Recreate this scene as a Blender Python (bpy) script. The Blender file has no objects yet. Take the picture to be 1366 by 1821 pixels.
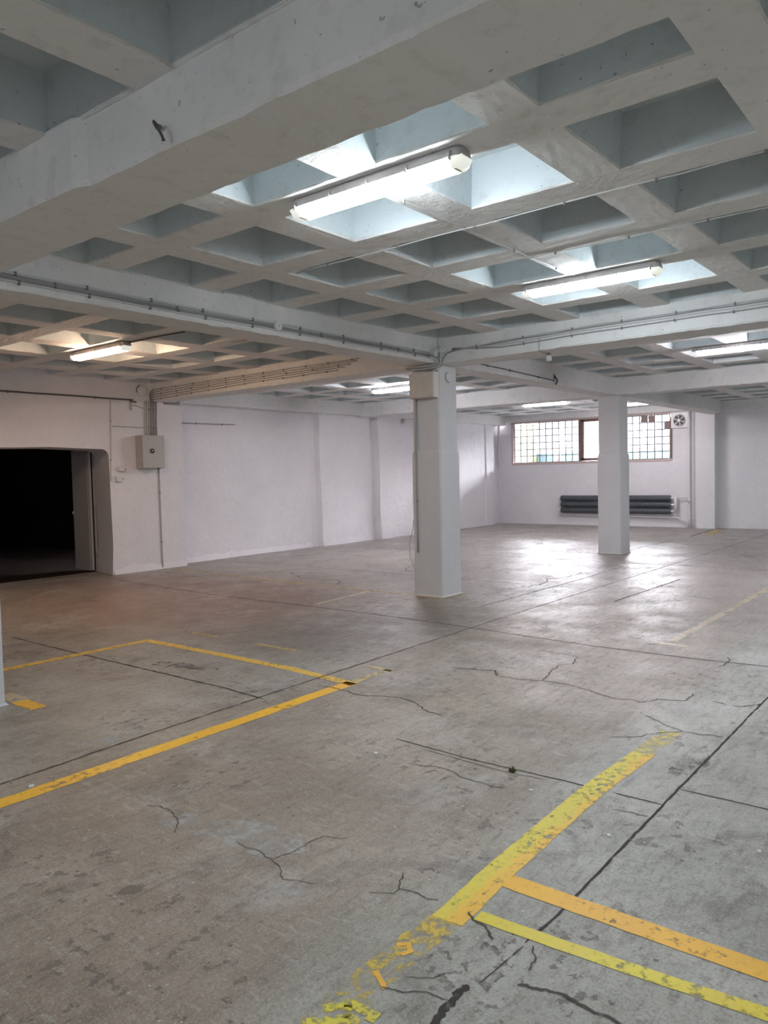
import bpy, bmesh, math, random
from mathutils import Vector, Matrix
random.seed(7)
S = bpy.context.scene
COL = S.collection
RZ = 3.30      # underside of the ribs
SZ = 3.00      # underside of the beams

# ------------------------------------------------------------------ helpers
def obj(name, bm, mat=None, parent=None, smooth=False, normals=True):
    me = bpy.data.meshes.new(name)
    if normals:
        bmesh.ops.recalc_face_normals(bm, faces=bm.faces)
    bm.to_mesh(me); bm.free()
    mats = mat if isinstance(mat, (list, tuple)) else [mat]
    for m in mats:
        if m: me.materials.append(m)
    if smooth:
        for p in me.polygons: p.use_smooth = True
    o = bpy.data.objects.new(name, me)
    COL.objects.link(o)
    if parent: o.parent = parent
    return o

def thing(name, label, cat, loc=(0, 0, 0), rotz=0, group=None):
    o = bpy.data.objects.new(name, None)
    o.empty_display_size = 0.1
    COL.objects.link(o)
    o.location = loc; o.rotation_euler = (0, 0, rotz)
    o['label'] = label; o['category'] = cat
    if group: o['group'] = group
    return o

def tag(o, label, cat, group=None):
    o['label'] = label; o['category'] = cat
    if group: o['group'] = group
    return o

def struct(o, label=None):
    o['kind'] = 'structure'
    if label: o['label'] = label
    return o

def box(bm, x0, x1, y0, y1, z0, z1, bev=0.0, mi=0):
    vs = [bm.verts.new((x, y, z)) for z in (z0, z1) for y in (y0, y1) for x in (x0, x1)]
    idx = [(0, 2, 3, 1), (4, 5, 7, 6), (0, 1, 5, 4), (2, 6, 7, 3), (0, 4, 6, 2), (1, 3, 7, 5)]
    fs = [bm.faces.new([vs[i] for i in f]) for f in idx]
    for f in fs: f.material_index = mi
    if bev > 0:
        es = list({e for f in fs for e in f.edges})
        bmesh.ops.bevel(bm, geom=es, offset=bev, segments=2, affect='EDGES', profile=0.6)
    return fs

def tube(bm, pts, r, seg=8, cap=True, mi=0):
    pts = [Vector(p) for p in pts]
    rings = []
    up = None
    for i, p in enumerate(pts):
        if i == 0: t = pts[1] - pts[0]
        elif i == len(pts) - 1: t = pts[-1] - pts[-2]
        else: t = (pts[i + 1] - pts[i - 1])
        t.normalize()
        if up is None:
            a = Vector((0, 0, 1)) if abs(t.z) < 0.9 else Vector((1, 0, 0))
            up = (a - t * a.dot(t)).normalized()
        else:
            up = (up - t * up.dot(t))
            if up.length < 1e-5:
                a = Vector((0, 0, 1)) if abs(t.z) < 0.9 else Vector((1, 0, 0))
                up = (a - t * a.dot(t))
            up.normalize()
        s = t.cross(up)
        rr = r[i] if isinstance(r, (list, tuple)) else r
        rings.append([bm.verts.new(p + (up * math.cos(2 * math.pi * k / seg) + s * math.sin(2 * math.pi * k / seg)) * rr) for k in range(seg)])
    for a, b in zip(rings, rings[1:]):
        for k in range(seg):
            f = bm.faces.new((a[k], a[(k + 1) % seg], b[(k + 1) % seg], b[k])); f.smooth = True; f.material_index = mi
    if cap:
        bm.faces.new(rings[0][::-1]).material_index = mi
        bm.faces.new(rings[-1]).material_index = mi

def smooth_path(pts, n=6):
    """Catmull-Rom through the points"""
    P = [Vector(p) for p in pts]
    if len(P) < 3: return P
    Q = [P[0] * 2 - P[1]] + P + [P[-1] * 2 - P[-2]]
    out = []
    for i in range(1, len(Q) - 2):
        for k in range(n):
            t = k / n
            a, b, c, d = Q[i - 1], Q[i], Q[i + 1], Q[i + 2]
            out.append(0.5 * ((2 * b) + (c - a) * t + (2 * a - 5 * b + 4 * c - d) * t * t + (3 * b - a - 3 * c + d) * t ** 3))
    out.append(P[-1])
    return out

def disc(bm, c, axis, r, t, seg=24, bev=0.0):
    """short cylinder, centred on c, along axis ('x','y','z')"""
    c = Vector(c)
    ax = {'x': Vector((1, 0, 0)), 'y': Vector((0, 1, 0)), 'z': Vector((0, 0, 1))}[axis]
    if bev: tube(bm, [c - ax * t / 2, c + ax * (t / 2 - bev), c + ax * t / 2], [r, r, r - bev], seg)
    else: tube(bm, [c - ax * t / 2, c + ax * t / 2], r, seg)

# ------------------------------------------------------------------ materials
def new_mat(name):
    m = bpy.data.materials.new(name); m.use_nodes = True
    nt = m.node_tree; nt.nodes.clear()
    out = nt.nodes.new('ShaderNodeOutputMaterial')
    b = nt.nodes.new('ShaderNodeBsdfPrincipled')
    nt.links.new(b.outputs[0], out.inputs[0])
    return m, nt, b, out

class G:
    """tiny node-graph helper"""
    def __init__(s, nt):
        s.nt = nt
        s.tc = nt.nodes.new('ShaderNodeTexCoord')
        g = nt.nodes.new('ShaderNodeNewGeometry'); s.pos = g.outputs['Position']
    def vec(s, scale=(1, 1, 1), rot=(0, 0, 0), src=None):
        n = s.nt.nodes.new('ShaderNodeMapping'); n.inputs['Scale'].default_value = scale; n.inputs['Rotation'].default_value = rot
        s.nt.links.new(src or s.pos, n.inputs[0]); return n.outputs[0]
    def noise(s, scale, detail=4, rough=.55, v=None, dist=0):
        n = s.nt.nodes.new('ShaderNodeTexNoise'); n.inputs['Scale'].default_value = scale
        n.inputs['Detail'].default_value = detail; n.inputs['Roughness'].default_value = rough
        n.inputs['Distortion'].default_value = dist
        s.nt.links.new(v or s.pos, n.inputs['Vector']); return n.outputs['Fac']
    def voro(s, scale, v=None, feat='F1'):
        n = s.nt.nodes.new('ShaderNodeTexVoronoi'); n.inputs['Scale'].default_value = scale; n.feature = feat
        s.nt.links.new(v or s.pos, n.inputs['Vector']); return n.outputs['Distance']
    def ramp(s, x, a, b, lo=0., hi=1.):
        n = s.nt.nodes.new('ShaderNodeMapRange'); n.inputs[1].default_value = a; n.inputs[2].default_value = b
        n.inputs[3].default_value = lo; n.inputs[4].default_value = hi; n.clamp = True
        s.nt.links.new(x, n.inputs[0]); return n.outputs[0]
    def math(s, op, a, b=0.):
        n = s.nt.nodes.new('ShaderNodeMath'); n.operation = op
        for i, v in enumerate((a, b)):
            if isinstance(v, (int, float)): n.inputs[i].default_value = v
            else: s.nt.links.new(v, n.inputs[i])
        return n.outputs[0]
    def mix(s, f, a, b, mode='MIX'):
        n = s.nt.nodes.new('ShaderNodeMix'); n.data_type = 'RGBA'; n.blend_type = mode
        for i, v in ((0, f), (6, a), (7, b)):
            if isinstance(v, (int, float)): n.inputs[i].default_value = v
            elif isinstance(v, tuple): n.inputs[i].default_value = (*v, 1)
            else: s.nt.links.new(v, n.inputs[i])
        return n.outputs[2]
    def bump(s, h, strength=.3, dist=.01):
        n = s.nt.nodes.new('ShaderNodeBump'); n.inputs['Strength'].default_value = strength; n.inputs['Distance'].default_value = dist
        s.nt.links.new(h, n.inputs['Height']); return n.outputs[0]
    def sep(s):
        n = s.nt.nodes.new('ShaderNodeSeparateXYZ'); s.nt.links.new(s.pos, n.inputs[0]); return n.outputs

def paint_mat(name, col, col2, rough=.75, bump=.35, marks=.5, spec=.3):
    """whitewashed concrete: faint blotches, pinholes and grime specks"""
    m, nt, b, out = new_mat(name); g = G(nt)
    big = g.noise(.9, 5, .6)
    c = g.mix(g.ramp(big, .35, .7), col, col2)
    sm = g.noise(9, 6, .65)
    c = g.mix(g.ramp(sm, .52, .68, 0, .24 * marks), c, (.40, .37, .34))
    sp = g.noise(30, 3, .5)
    c = g.mix(g.ramp(sp, .70, .74, 0, .75 * marks), c, (.13, .13, .13))
    nt.links.new(c, b.inputs['Base Color'])
    b.inputs['Roughness'].default_value = rough
    b.inputs['Specular IOR Level'].default_value = spec
    h = g.math('ADD', g.math('MULTIPLY', g.noise(3.2, 5, .6), 1.6), g.math('ADD', g.math('MULTIPLY', g.noise(42, 4, .6), .25), g.math('MULTIPLY', g.noise(14, 7, .7), .35 * marks)))
    nt.links.new(g.bump(h, bump, .022), b.inputs['Normal'])
    return m

def plain(name, col, rough=.5, metal=0., spec=.5, noise=.0):
    m, nt, b, out = new_mat(name); g = G(nt)
    if noise:
        c = g.mix(g.ramp(g.noise(14, 5, .6), .45, .75, 0, noise), col, tuple(x * .55 for x in col))
        nt.links.new(c, b.inputs['Base Color'])
    else: b.inputs['Base Color'].default_value = (*col, 1)
    b.inputs['Roughness'].default_value = rough; b.inputs['Metallic'].default_value = metal
    b.inputs['Specular IOR Level'].default_value = spec
    return m

def emit_mat(name, col, strength):
    m, nt, b, out = new_mat(name)
    b.inputs['Base Color'].default_value = (.9, .9, .9, 1); b.inputs['Roughness'].default_value = .3
    b.inputs['Emission Color'].default_value = (*col, 1); b.inputs['Emission Strength'].default_value = strength
    return m

M_ceil = paint_mat('whitewashed ceiling concrete', (.83, .825, .81), (.77, .77, .755), .8, .55, 1.0)
M_coffer = paint_mat('blue-grey coffer paint with painted shade', (.655, .715, .735), (.60, .66, .68), .8, .4, .9)  # blue-grey coffer paint, darkened further to paint in shade inside the coffers
M_wall = paint_mat('whitewashed wall plaster', (.84, .83, .85), (.78, .77, .80), .7, .55, .35)
M_pill = paint_mat('painted pillar concrete', (.68, .68, .69), (.62, .62, .63), .6, .25, .35)
M_beam = paint_mat('painted beam concrete', (.83, .83, .82), (.77, .775, .765), .75, .4, .8)
M_dark = plain('storeroom plaster darkened for shade', (.035, .033, .03), .9, spec=.1)  # near-black colour stands in for the lack of light in the storeroom
M_cable = plain('white painted cable', (.62, .62, .61), .5)
M_cable_g = plain('grey cable sheath', (.34, .34, .34), .5)
M_cable_d = plain('dark cable sheath', (.10, .09, .085), .5)
M_clip = plain('cable clip grey', (.22, .21, .20), .6)
M_ltgrey = plain('light grey enamel', (.50, .49, .47), .4, noise=.25)
M_beige = plain('beige enamel', (.62, .58, .52), .45, noise=.2)
M_house = plain('grey lamp housing plastic', (.50, .465, .465), .5)
M_clear = emit_mat('clear lamp cover end', (.95, .97, .85), .07)
M_black = plain('black rubber', (.012, .012, .012), .4)
M_tin = plain('grey painted fins', (.16, .18, .20), .45, .3, noise=.3)
M_whitep = plain('white gloss pipe paint', (.78, .77, .78), .3)
M_frame = plain('brown window timber', (.22, .15, .12), .6, noise=.4)
M_pink = plain('pale painted timber', (.62, .50, .47), .5)
M_lead = plain('dark glazing bar', (.018, .016, .016), .8)
M_cool = emit_mat('cool white lamp cover', (.85, .935, 1.0), 9.5)
M_warm = emit_mat('warm white lamp cover', (1.0, .66, .44), 11)
M_rose = emit_mat('neutral white lamp cover', (.96, .93, 1.0), 15)
M_soft = emit_mat('dimmer white lamp cover', (1.0, .93, .97), 8)
M_socket = plain('lamp socket yellow plastic', (.75, .70, .45), .4)

def floor_mat():
    m, nt, b, out = new_mat('worn concrete floor'); g = G(nt)
    x, y, z = g.sep()[0], g.sep()[1], g.sep()[2]
    wob = g.noise(.55, 7, .66)
    yy = g.math('ADD', y, g.math('MULTIPLY', g.math('SUBTRACT', wob, .5), 1.3))
    xx = g.math('ADD', x, g.math('MULTIPLY', g.math('SUBTRACT', g.noise(.8, 6, .66), .5), 2.2))
    # colour of each poured strip
    base = g.mix(g.ramp(g.noise(.9, 8, .68), .40, .60), (.265, .210, .162), (.375, .312, .250))
    green = g.mix(g.ramp(g.noise(1.6, 8, .68), .40, .60), (.330, .325, .275), (.455, .450, .395))
    edge = g.ramp(yy, -3.70, -4.05)                       # thin pale screed spilled along the painted line
    base = g.mix(edge, base, green)
    left = g.mix(g.ramp(g.noise(.9, 8, .68), .40, .60), (.295, .265, .215), (.410, .380, .325))
    base = g.mix(g.ramp(yy, -1.50, -1.20), base, left)
    # reddish oily dirt around the doorway, with the warm lamp's tint painted in
    dx = g.math('DIVIDE', g.math('ADD', xx, 1.7), 2.3); dy = g.math('DIVIDE', g.math('SUBTRACT', yy, 3.0), 3.6)
    d = g.math('ADD', g.math('MULTIPLY', dx, dx), g.math('MULTIPLY', dy, dy))
    base = g.mix(g.ramp(d, 1.3, .25, 0, .72), base, (.235, .135, .100))
    # dark patch in the middle bay, painting in the near pillar's shadow
    dx = g.math('DIVIDE', g.math('ADD', xx, 1.9), 1.5); dy = g.math('DIVIDE', g.math('ADD', yy, .45), 1.1)
    d = g.math('ADD', g.math('MULTIPLY', dx, dx), g.math('MULTIPLY', dy, dy))
    base = g.mix(g.ramp(d, 1.4, .3, 0, .75), base, (.13, .10, .08))
    # far half of the hall worn greyer, and painted paler for the daylight
    base = g.mix(g.ramp(xx, -.6, 2.0, 0, .65), base, (.40, .365, .35))
    # pale lime patches and dark damp
    pal = g.noise(1.2, 9, .70, dist=.5)
    base = g.mix(g.ramp(pal, .535, .66, 0, .50), base, (.52, .50, .47))
    dk = g.noise(1.8, 9, .72, v=g.vec((1, 1.25, 1), (0, 0, .5)), dist=.5)
    base = g.mix(g.ramp(dk, .52, .64, 0, .55), base, (.125, .105, .085))
    # scuffs and scrapes dragged along both directions
    sc = g.noise(4.5, 9, .76, v=g.vec((1, 5, 1), (0, 0, .15)))
    base = g.mix(g.ramp(sc, .535, .62, 0, .50), base, (.15, .13, .11))
    sc2 = g.noise(6, 9, .76, v=g.vec((4.5, 1, 1), (0, 0, .3)))
    base = g.mix(g.ramp(sc2, .54, .64, 0, .42), base, (.55, .53, .49))
    mid = g.noise(22, 6, .72)
    base = g.mix(g.ramp(mid, .50, .64, 0, .42), base, (.15, .125, .10))
    fine = g.noise(75, 4, .75)
    base = g.mix(g.ramp(fine, .49, .62, 0, .45), base, (.13, .11, .09))
    fine2 = g.noise(110, 3, .7)
    base = g.mix(g.ramp(fine2, .555, .64, 0, .55), base, (.55, .51, .44))
    # chipped pits and specks
    pit = g.noise(11, 7, .68); pm = g.noise(1.1, 4, .5)
    pits = g.math('MULTIPLY', g.ramp(pit, .585, .615), g.ramp(pm, .50, .56))
    base = g.mix(g.math('MULTIPLY', pits, .7), base, (.15, .125, .11))
    fl = g.voro(19)
    fleck = g.math('MULTIPLY', g.ramp(fl, .11, .08), g.ramp(g.noise(2.3, 3), .47, .55))
    base = g.mix(g.math('MULTIPLY', fleck, .6), base, (.70, .66, .58))
    fd = g.voro(7, v=g.vec((1, 1, 1), (0, 0, .7)))
    base = g.mix(g.math('MULTIPLY', g.ramp(fd, .07, .05), .75), base, (.08, .07, .06))
    nt.links.new(base, b.inputs['Base Color'])
    rr = g.ramp(g.noise(1.4, 7, .72), .38, .62, .28, .50)
    rr = g.math('ADD', rr, g.math('MULTIPLY', g.ramp(sc, .45, .62), .12))
    nt.links.new(rr, b.inputs['Roughness'])
    b.inputs['Specular IOR Level'].default_value = .55
    h = g.math('ADD', g.math('MULTIPLY', fine, .12), g.math('MULTIPLY', g.noise(5, 8, .72, v=g.vec((1, 2, 1))), .8))
    h = g.math('SUBTRACT', h, g.math('MULTIPLY', pits, .4))
    nt.links.new(g.bump(h, .6, .016), b.inputs['Normal'])
    return m
M_floor = floor_mat()

def worn_mat(name, col, col2, wear=.5, alpha=1., scale=9, rough=.45):
    """paint or dirt lying on the floor, rubbed away in patches"""
    m, nt, b, out = new_mat(name); g = G(nt)
    c = g.mix(g.ramp(g.noise(2.2, 5, .65), .35, .65), col, col2)
    c = g.mix(g.ramp(g.noise(30, 5, .7), .55, .75, 0, .45), c, tuple(k * .45 for k in col))
    nt.links.new(c, b.inputs['Base Color']); b.inputs['Roughness'].default_value = rough
    tr = nt.nodes.new('ShaderNodeBsdfTransparent'); mx = nt.nodes.new('ShaderNodeMixShader')
    n = g.math('ADD', g.math('MULTIPLY', g.noise(scale, 9, .72), .65), g.math('MULTIPLY', g.noise(1.6, 4, .6), .35))
    nt.links.new(g.ramp(n, wear - .055, wear + .03, alpha, 0), mx.inputs[0])
    nt.links.new(tr.outputs[0], mx.inputs[1]); nt.links.new(b.outputs[0], mx.inputs[2])
    nt.links.new(mx.outputs[0], out.inputs[0])
    return m
M_yel = worn_mat('yellow floor paint', (.88, .56, .06), (.80, .50, .09), .585, 1., 22)
M_yel_y = worn_mat('lemon yellow floor paint', (.80, .67, .03), (.78, .60, .06), .60, 1., 22)
M_yel_o = worn_mat('orange yellow floor paint', (.95, .52, .025), (.88, .46, .04), .605, 1., 22)
M_yel_w = worn_mat('rubbed yellow floor paint', (.55, .40, .12), (.50, .38, .16), .56, .95)
M_yel_p = worn_mat('faded pale yellow floor paint', (.55, .46, .30), (.58, .52, .40), .58, .95)
M_fade = worn_mat('fading yellow floor paint', (.78, .66, .14), (.78, .60, .22), .55, .75, 16)
M_joint = worn_mat('dirt filled joint', (.045, .038, .032), (.07, .06, .05), .60, .95, 7, .9)
M_crack = worn_mat('hairline crack', (.07, .06, .052), (.10, .085, .07), .60, .85, 7, .9)
M_stain = worn_mat('dark oily stain', (.07, .065, .055), (.10, .09, .08), .50, .6, 9, .6)
M_lime = worn_mat('white lime splash', (.60, .58, .55), (.52, .50, .48), .485, .6, 9, .8)

# ------------------------------------------------------------------ floor
def sheet(bm, x0, x1, y0, y1, z):
    vs = [bm.verts.new(p) for p in ((x0, y0, z), (x1, y0, z), (x1, y1, z), (x0, y1, z))]
    bm.faces.new(vs)
bm = bmesh.new()
box(bm, -12.5, 13.6, -12.5, 6.95, -.3, 0)
floor = struct(obj('floor', bm, M_floor))

def ribbon(name, pts, w, mat, z=.0012, jit=0., label=None, step=.06, ends=True):
    """flat strip lying on the floor, following pts, with ragged edges"""
    P = [Vector((p[0], p[1], 0)) for p in pts]
    Q = [P[0]]
    for a, b_ in zip(P, P[1:]):
        n = max(1, int((b_ - a).length / step))
        for i in range(1, n + 1): Q.append(a.lerp(b_, i / n))
    bm = bmesh.new(); L = []; R = []
    for i, p in enumerate(Q):
        t = (Q[min(i + 1, len(Q) - 1)] - Q[max(i - 1, 0)]).normalized(); n = Vector((-t.y, t.x, 0))
        ww = (w[0] + (w[1] - w[0]) * i / max(1, len(Q) - 1)) if isinstance(w, tuple) else w
        if ends and i in (0, len(Q) - 1): ww *= .35 if jit > .5 else 1
        a = ww / 2 * (1 + random.uniform(-jit, jit) * .5); c = ww / 2 * (1 + random.uniform(-jit, jit) * .5)
        o = n * random.uniform(-1, 1) * jit * ww * .3
        L.append(bm.verts.new(p + o + n * a + Vector((0, 0, z)))); R.append(bm.verts.new(p + o - n * c + Vector((0, 0, z))))
    for i in range(len(Q) - 1): bm.faces.new((R[i], R[i + 1], L[i + 1], L[i]))
    o = obj(name, bm, mat, floor)
    if label: o['label'] = label
    return o

# painted bay markings
ln = 'painted_line'
ribbon(ln, [(-7.4, -1.70), (-5.5, -1.695), (-4.0, -1.69), (-3.74, -1.688)], .115, M_yel_o, jit=.10, label='worn orange-yellow painted line at the left')
ribbon(ln, [(-3.72, -1.69), (-3.27, -1.69)], .075, M_yel_w, jit=.12, label='thin rubbed end of the yellow line')
ribbon(ln, [(-3.285, -1.46), (-3.285, -1.73)], .07, M_yel_w, jit=.12, label='short yellow cross stroke')
ribbon(ln, [(-5.55, 1.09), (-4.37, 1.07), (-3.66, 1.05)], .095, M_yel, .0014, jit=.10, label='yellow painted line in front of the doorway')
ribbon(ln, [(-3.70, 1.09), (-3.69, -.1), (-3.70, -1.0), (-3.77, -1.74)], .095, M_yel, jit=.10, label='yellow painted line joining the two bay lines')
ribbon(ln, [(-3.2, 1.15), (-3.2, .55)], .05, M_yel_w, jit=.2, label='faint scrap of yellow line')
ribbon(ln, [(-3.2, .0), (-3.2, -.55)], .06, M_yel_w, jit=.2, label='faint scrap of yellow line nearer the joint')
ribbon(ln, [(.25, 5.95), (.14, 4.4), (.03, 2.3), (-.02, .5)], .085, M_yel_w, jit=.12, label='faded yellow line running from wall to pillar')
ribbon(ln, [(0.0, 1.2), (-1.3, 1.08)], .09, M_yel_p, jit=.15, label='very faded yellow branch line')
ribbon(ln, [(-.06, .46), (-.06, -.06), (.5, -.06)], .07, M_yel_w, jit=.2, label='yellow paint rim at the pillar foot')
ribbon(ln, [(-1.0, -3.24), (5.2, -3.25)], .085, M_yel_p, jit=.1, label='pale faded line at the right')
ribbon(ln, [(-1.13, -3.17), (-1.14, -3.42)], .07, M_yel_p, jit=.1, label='short pale cross stroke')
def two_tone():
    m = worn_mat('two-tone yellow floor paint', (.80, .70, .04), (.92, .54, .04), .585, 1., 22)
    nt = m.node_tree; g = G(nt)
    b = [n for n in nt.nodes if n.type == 'BSDF_PRINCIPLED'][0]
    yy = g.math('ADD', g.sep()[1], g.math('MULTIPLY', g.math('SUBTRACT', g.noise(5, 7, .7), .5), .16))
    c = g.mix(g.ramp(yy, -4.075, -4.025), (.90, .53, .05), (.78, .64, .06))
    c = g.mix(g.ramp(g.noise(34, 6, .75), .52, .66, 0, .5), c, (.40, .33, .10))
    nt.links.new(c, b.inputs['Base Color'])
    return m
M_two = two_tone()
ribbon(ln, [(-5.95, -4.06), (-5.5, -4.035), (-4.58, -4.015), (-3.95, -4.04)], .125, M_two, .0013, jit=.05, label='broad two-tone lemon and orange painted line')
ribbon(ln, [(-3.95, -4.04), (-3.7, -4.045), (-3.48, -4.045)], .12, M_fade, .0013, jit=.15, label='fading far end of the two-tone line')
M_scr = worn_mat('scraped yellow floor paint', (.80, .62, .06), (.78, .52, .08), .50, .9, 22)
ribbon(ln, [(-6.75, -4.045), (-6.3, -4.05), (-5.93, -4.055)], .13, M_scr, jit=.2, label='scraped lower end of the yellow line')
ribbon(ln, [(-5.585, -4.10), (-5.585, -6.3)], .10, M_yel_o, .0018, jit=.08, label='bright orange painted line at the lower right')
ribbon(ln, [(-5.86, -4.13), (-5.825, -4.68), (-5.78, -5.2), (-5.72, -6.2)], .062, M_yel_y, .0018, jit=.12, label='narrow lemon painted line at the lower right')
M_scr2 = worn_mat('rubbed lemon floor paint', (.80, .72, .04), (.76, .62, .06), .56, .95, 22)
ribbon(ln, [(-6.551, -4.017), (-6.504, -4.042), (-6.481, -4.088), (-6.474, -4.158), (-6.51, -4.16)], 0.034, M_scr2, .0018, jit=.5, step=.02, label='curved yellow painted stroke at the frame bottom')
ribbon(ln, [(-6.496, -4.061), (-6.52, -4.088), (-6.543, -4.097)], 0.026, M_scr2, .0018, jit=.5, step=.02, label='short yellow stroke crossing the curved one')
ribbon(ln, [(-6.628, -4.019), (-6.573, -4.071), (-6.541, -4.099), (-6.535, -4.142)], 0.036, M_scr2, .0018, jit=.5, step=.02, label='yellow stroke along the frame bottom')
ribbon(ln, [(-6.17, -4.0), (-6.145, -4.03), (-6.17, -4.06), (-6.205, -4.045)], .022, M_yel_o, .0019, jit=.3, step=.03, label='small orange hook of paint')
ribbon(ln, [(-6.32, -4.03), (-6.37, -4.11)], .018, M_yel_o, .0019, jit=.3, step=.03, label='thin orange paint drip')
ribbon(ln, [(-5.48, .30), (-5.48, .02)], .13, M_yel_p, .0013, jit=.2, label='faded orange patch by the left pillar foot')
ribbon(ln, [(-5.49, .02), (-5.50, -.27)], .12, M_yel_o, .0014, jit=.2, label='orange painted corner by the left pillar foot')
ribbon(ln, [(10.9, -.2), (12.6, .0)], .26, M_yel_w, jit=.2, label='yellow painted patch below the window wall')
ribbon(ln, [(-5.62, -.06), (-5.64, -.45)], .12, M_lime, .0011, jit=.3, label='pale mortar smear by the left pillar foot')

# joints between the poured slabs
jn = 'slab_joint'
ribbon(jn, [(-6.9, -4.33), (-6.5, -4.316), (-6.4, -4.322), (-6.32, -4.308), (-6.2, -4.305)], (.034, .024), M_joint, jit=.75, step=.012, label='broken open joint full of dirt')
ribbon(jn, [(-5.9, -4.345), (-5.68, -4.36), (-4.54, -4.355), (-2.57, -4.352), (3, -4.35), (12.5, -4.35)], .012, M_joint, jit=.7, step=.04)
ribbon(jn, [(-6.18, -4.33), (-5.92, -4.35)], .006, M_crack, jit=.8, step=.04)
ribbon(jn, [(-4.55, -2.75), (-4.575, -3.28), (-4.555, -3.8), (-4.55, -4.35)], .010, M_joint, jit=.7, step=.04)
ribbon(jn, [(-4.60, -3.0), (-4.625, -3.5), (-4.60, -3.75)], .007, M_crack, jit=.8, step=.04)
ribbon(jn, [(-4.32, -4.36), (-4.32, -6.2)], .010, M_joint, jit=.6, step=.05)
ribbon(jn, [(-7.5, -1.46), (-6.07, -1.44), (-5.6, -1.415), (-4.75, -1.395), (-3.14, -1.363), (-1.2, -1.335), (1.1, -1.33), (4.8, -1.35), (7.7, -1.35), (12.8, -1.35)], .015, M_joint, jit=.8, step=.05)
ribbon(jn, [(-4.39, 2.45), (-4.405, 1.2), (-4.40, .07), (-4.40, -.97), (-4.43, -1.44)], .018, M_joint, jit=.7, step=.05)
ribbon(jn, [(-1.19, 5.6), (-1.40, 2.8), (-1.37, 1.3), (-1.38, .0), (-1.425, -1.0), (-1.47, -1.5), (-1.57, -2.7), (-1.57, -3.6), (-1.5, -4.35)], .018, M_joint, jit=.7, step=.05)
ribbon(jn, [(4.8, 6.1), (4.8, 4.8), (5.0, 4.2)], .02, M_joint, jit=.7, step=.08)
ribbon(jn, [(6.2, 5.9), (6.19, 3.6), (6.1, 2.6), (5.82, .4)], .022, M_joint, jit=.7, step=.08)
ribbon(jn, [(4.69, 3.2), (4.69, .2), (4.69, -4.3)], .016, M_joint, jit=.8, step=.08)
ribbon(jn, [(6.5, .12), (8.1, .08), (9.2, .06)], .022, M_joint, jit=.7, step=.08)
ribbon(jn, [(1.6, 5.9), (1.62, 2), (1.6, -1.3)], .014, M_crack, jit=.8, step=.08)
ribbon(jn, [(10.3, .03), (12.6, .15)], .05, M_joint, jit=.5, step=.08)
ribbon(jn, [(-.3, -.75), (2.4, -.8), (4.2, -.74)], .018, M_crack, jit=.8, step=.06)
ribbon(jn, [(.8, -1.95), (3.1, -2.02)], .022, M_crack, jit=.9, step=.06)
ribbon(jn, [(-3.1, 6.28), (-.84, 6.17)], .03, M_joint, jit=.6, step=.06, label='dark seam along the doorway threshold')

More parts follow.
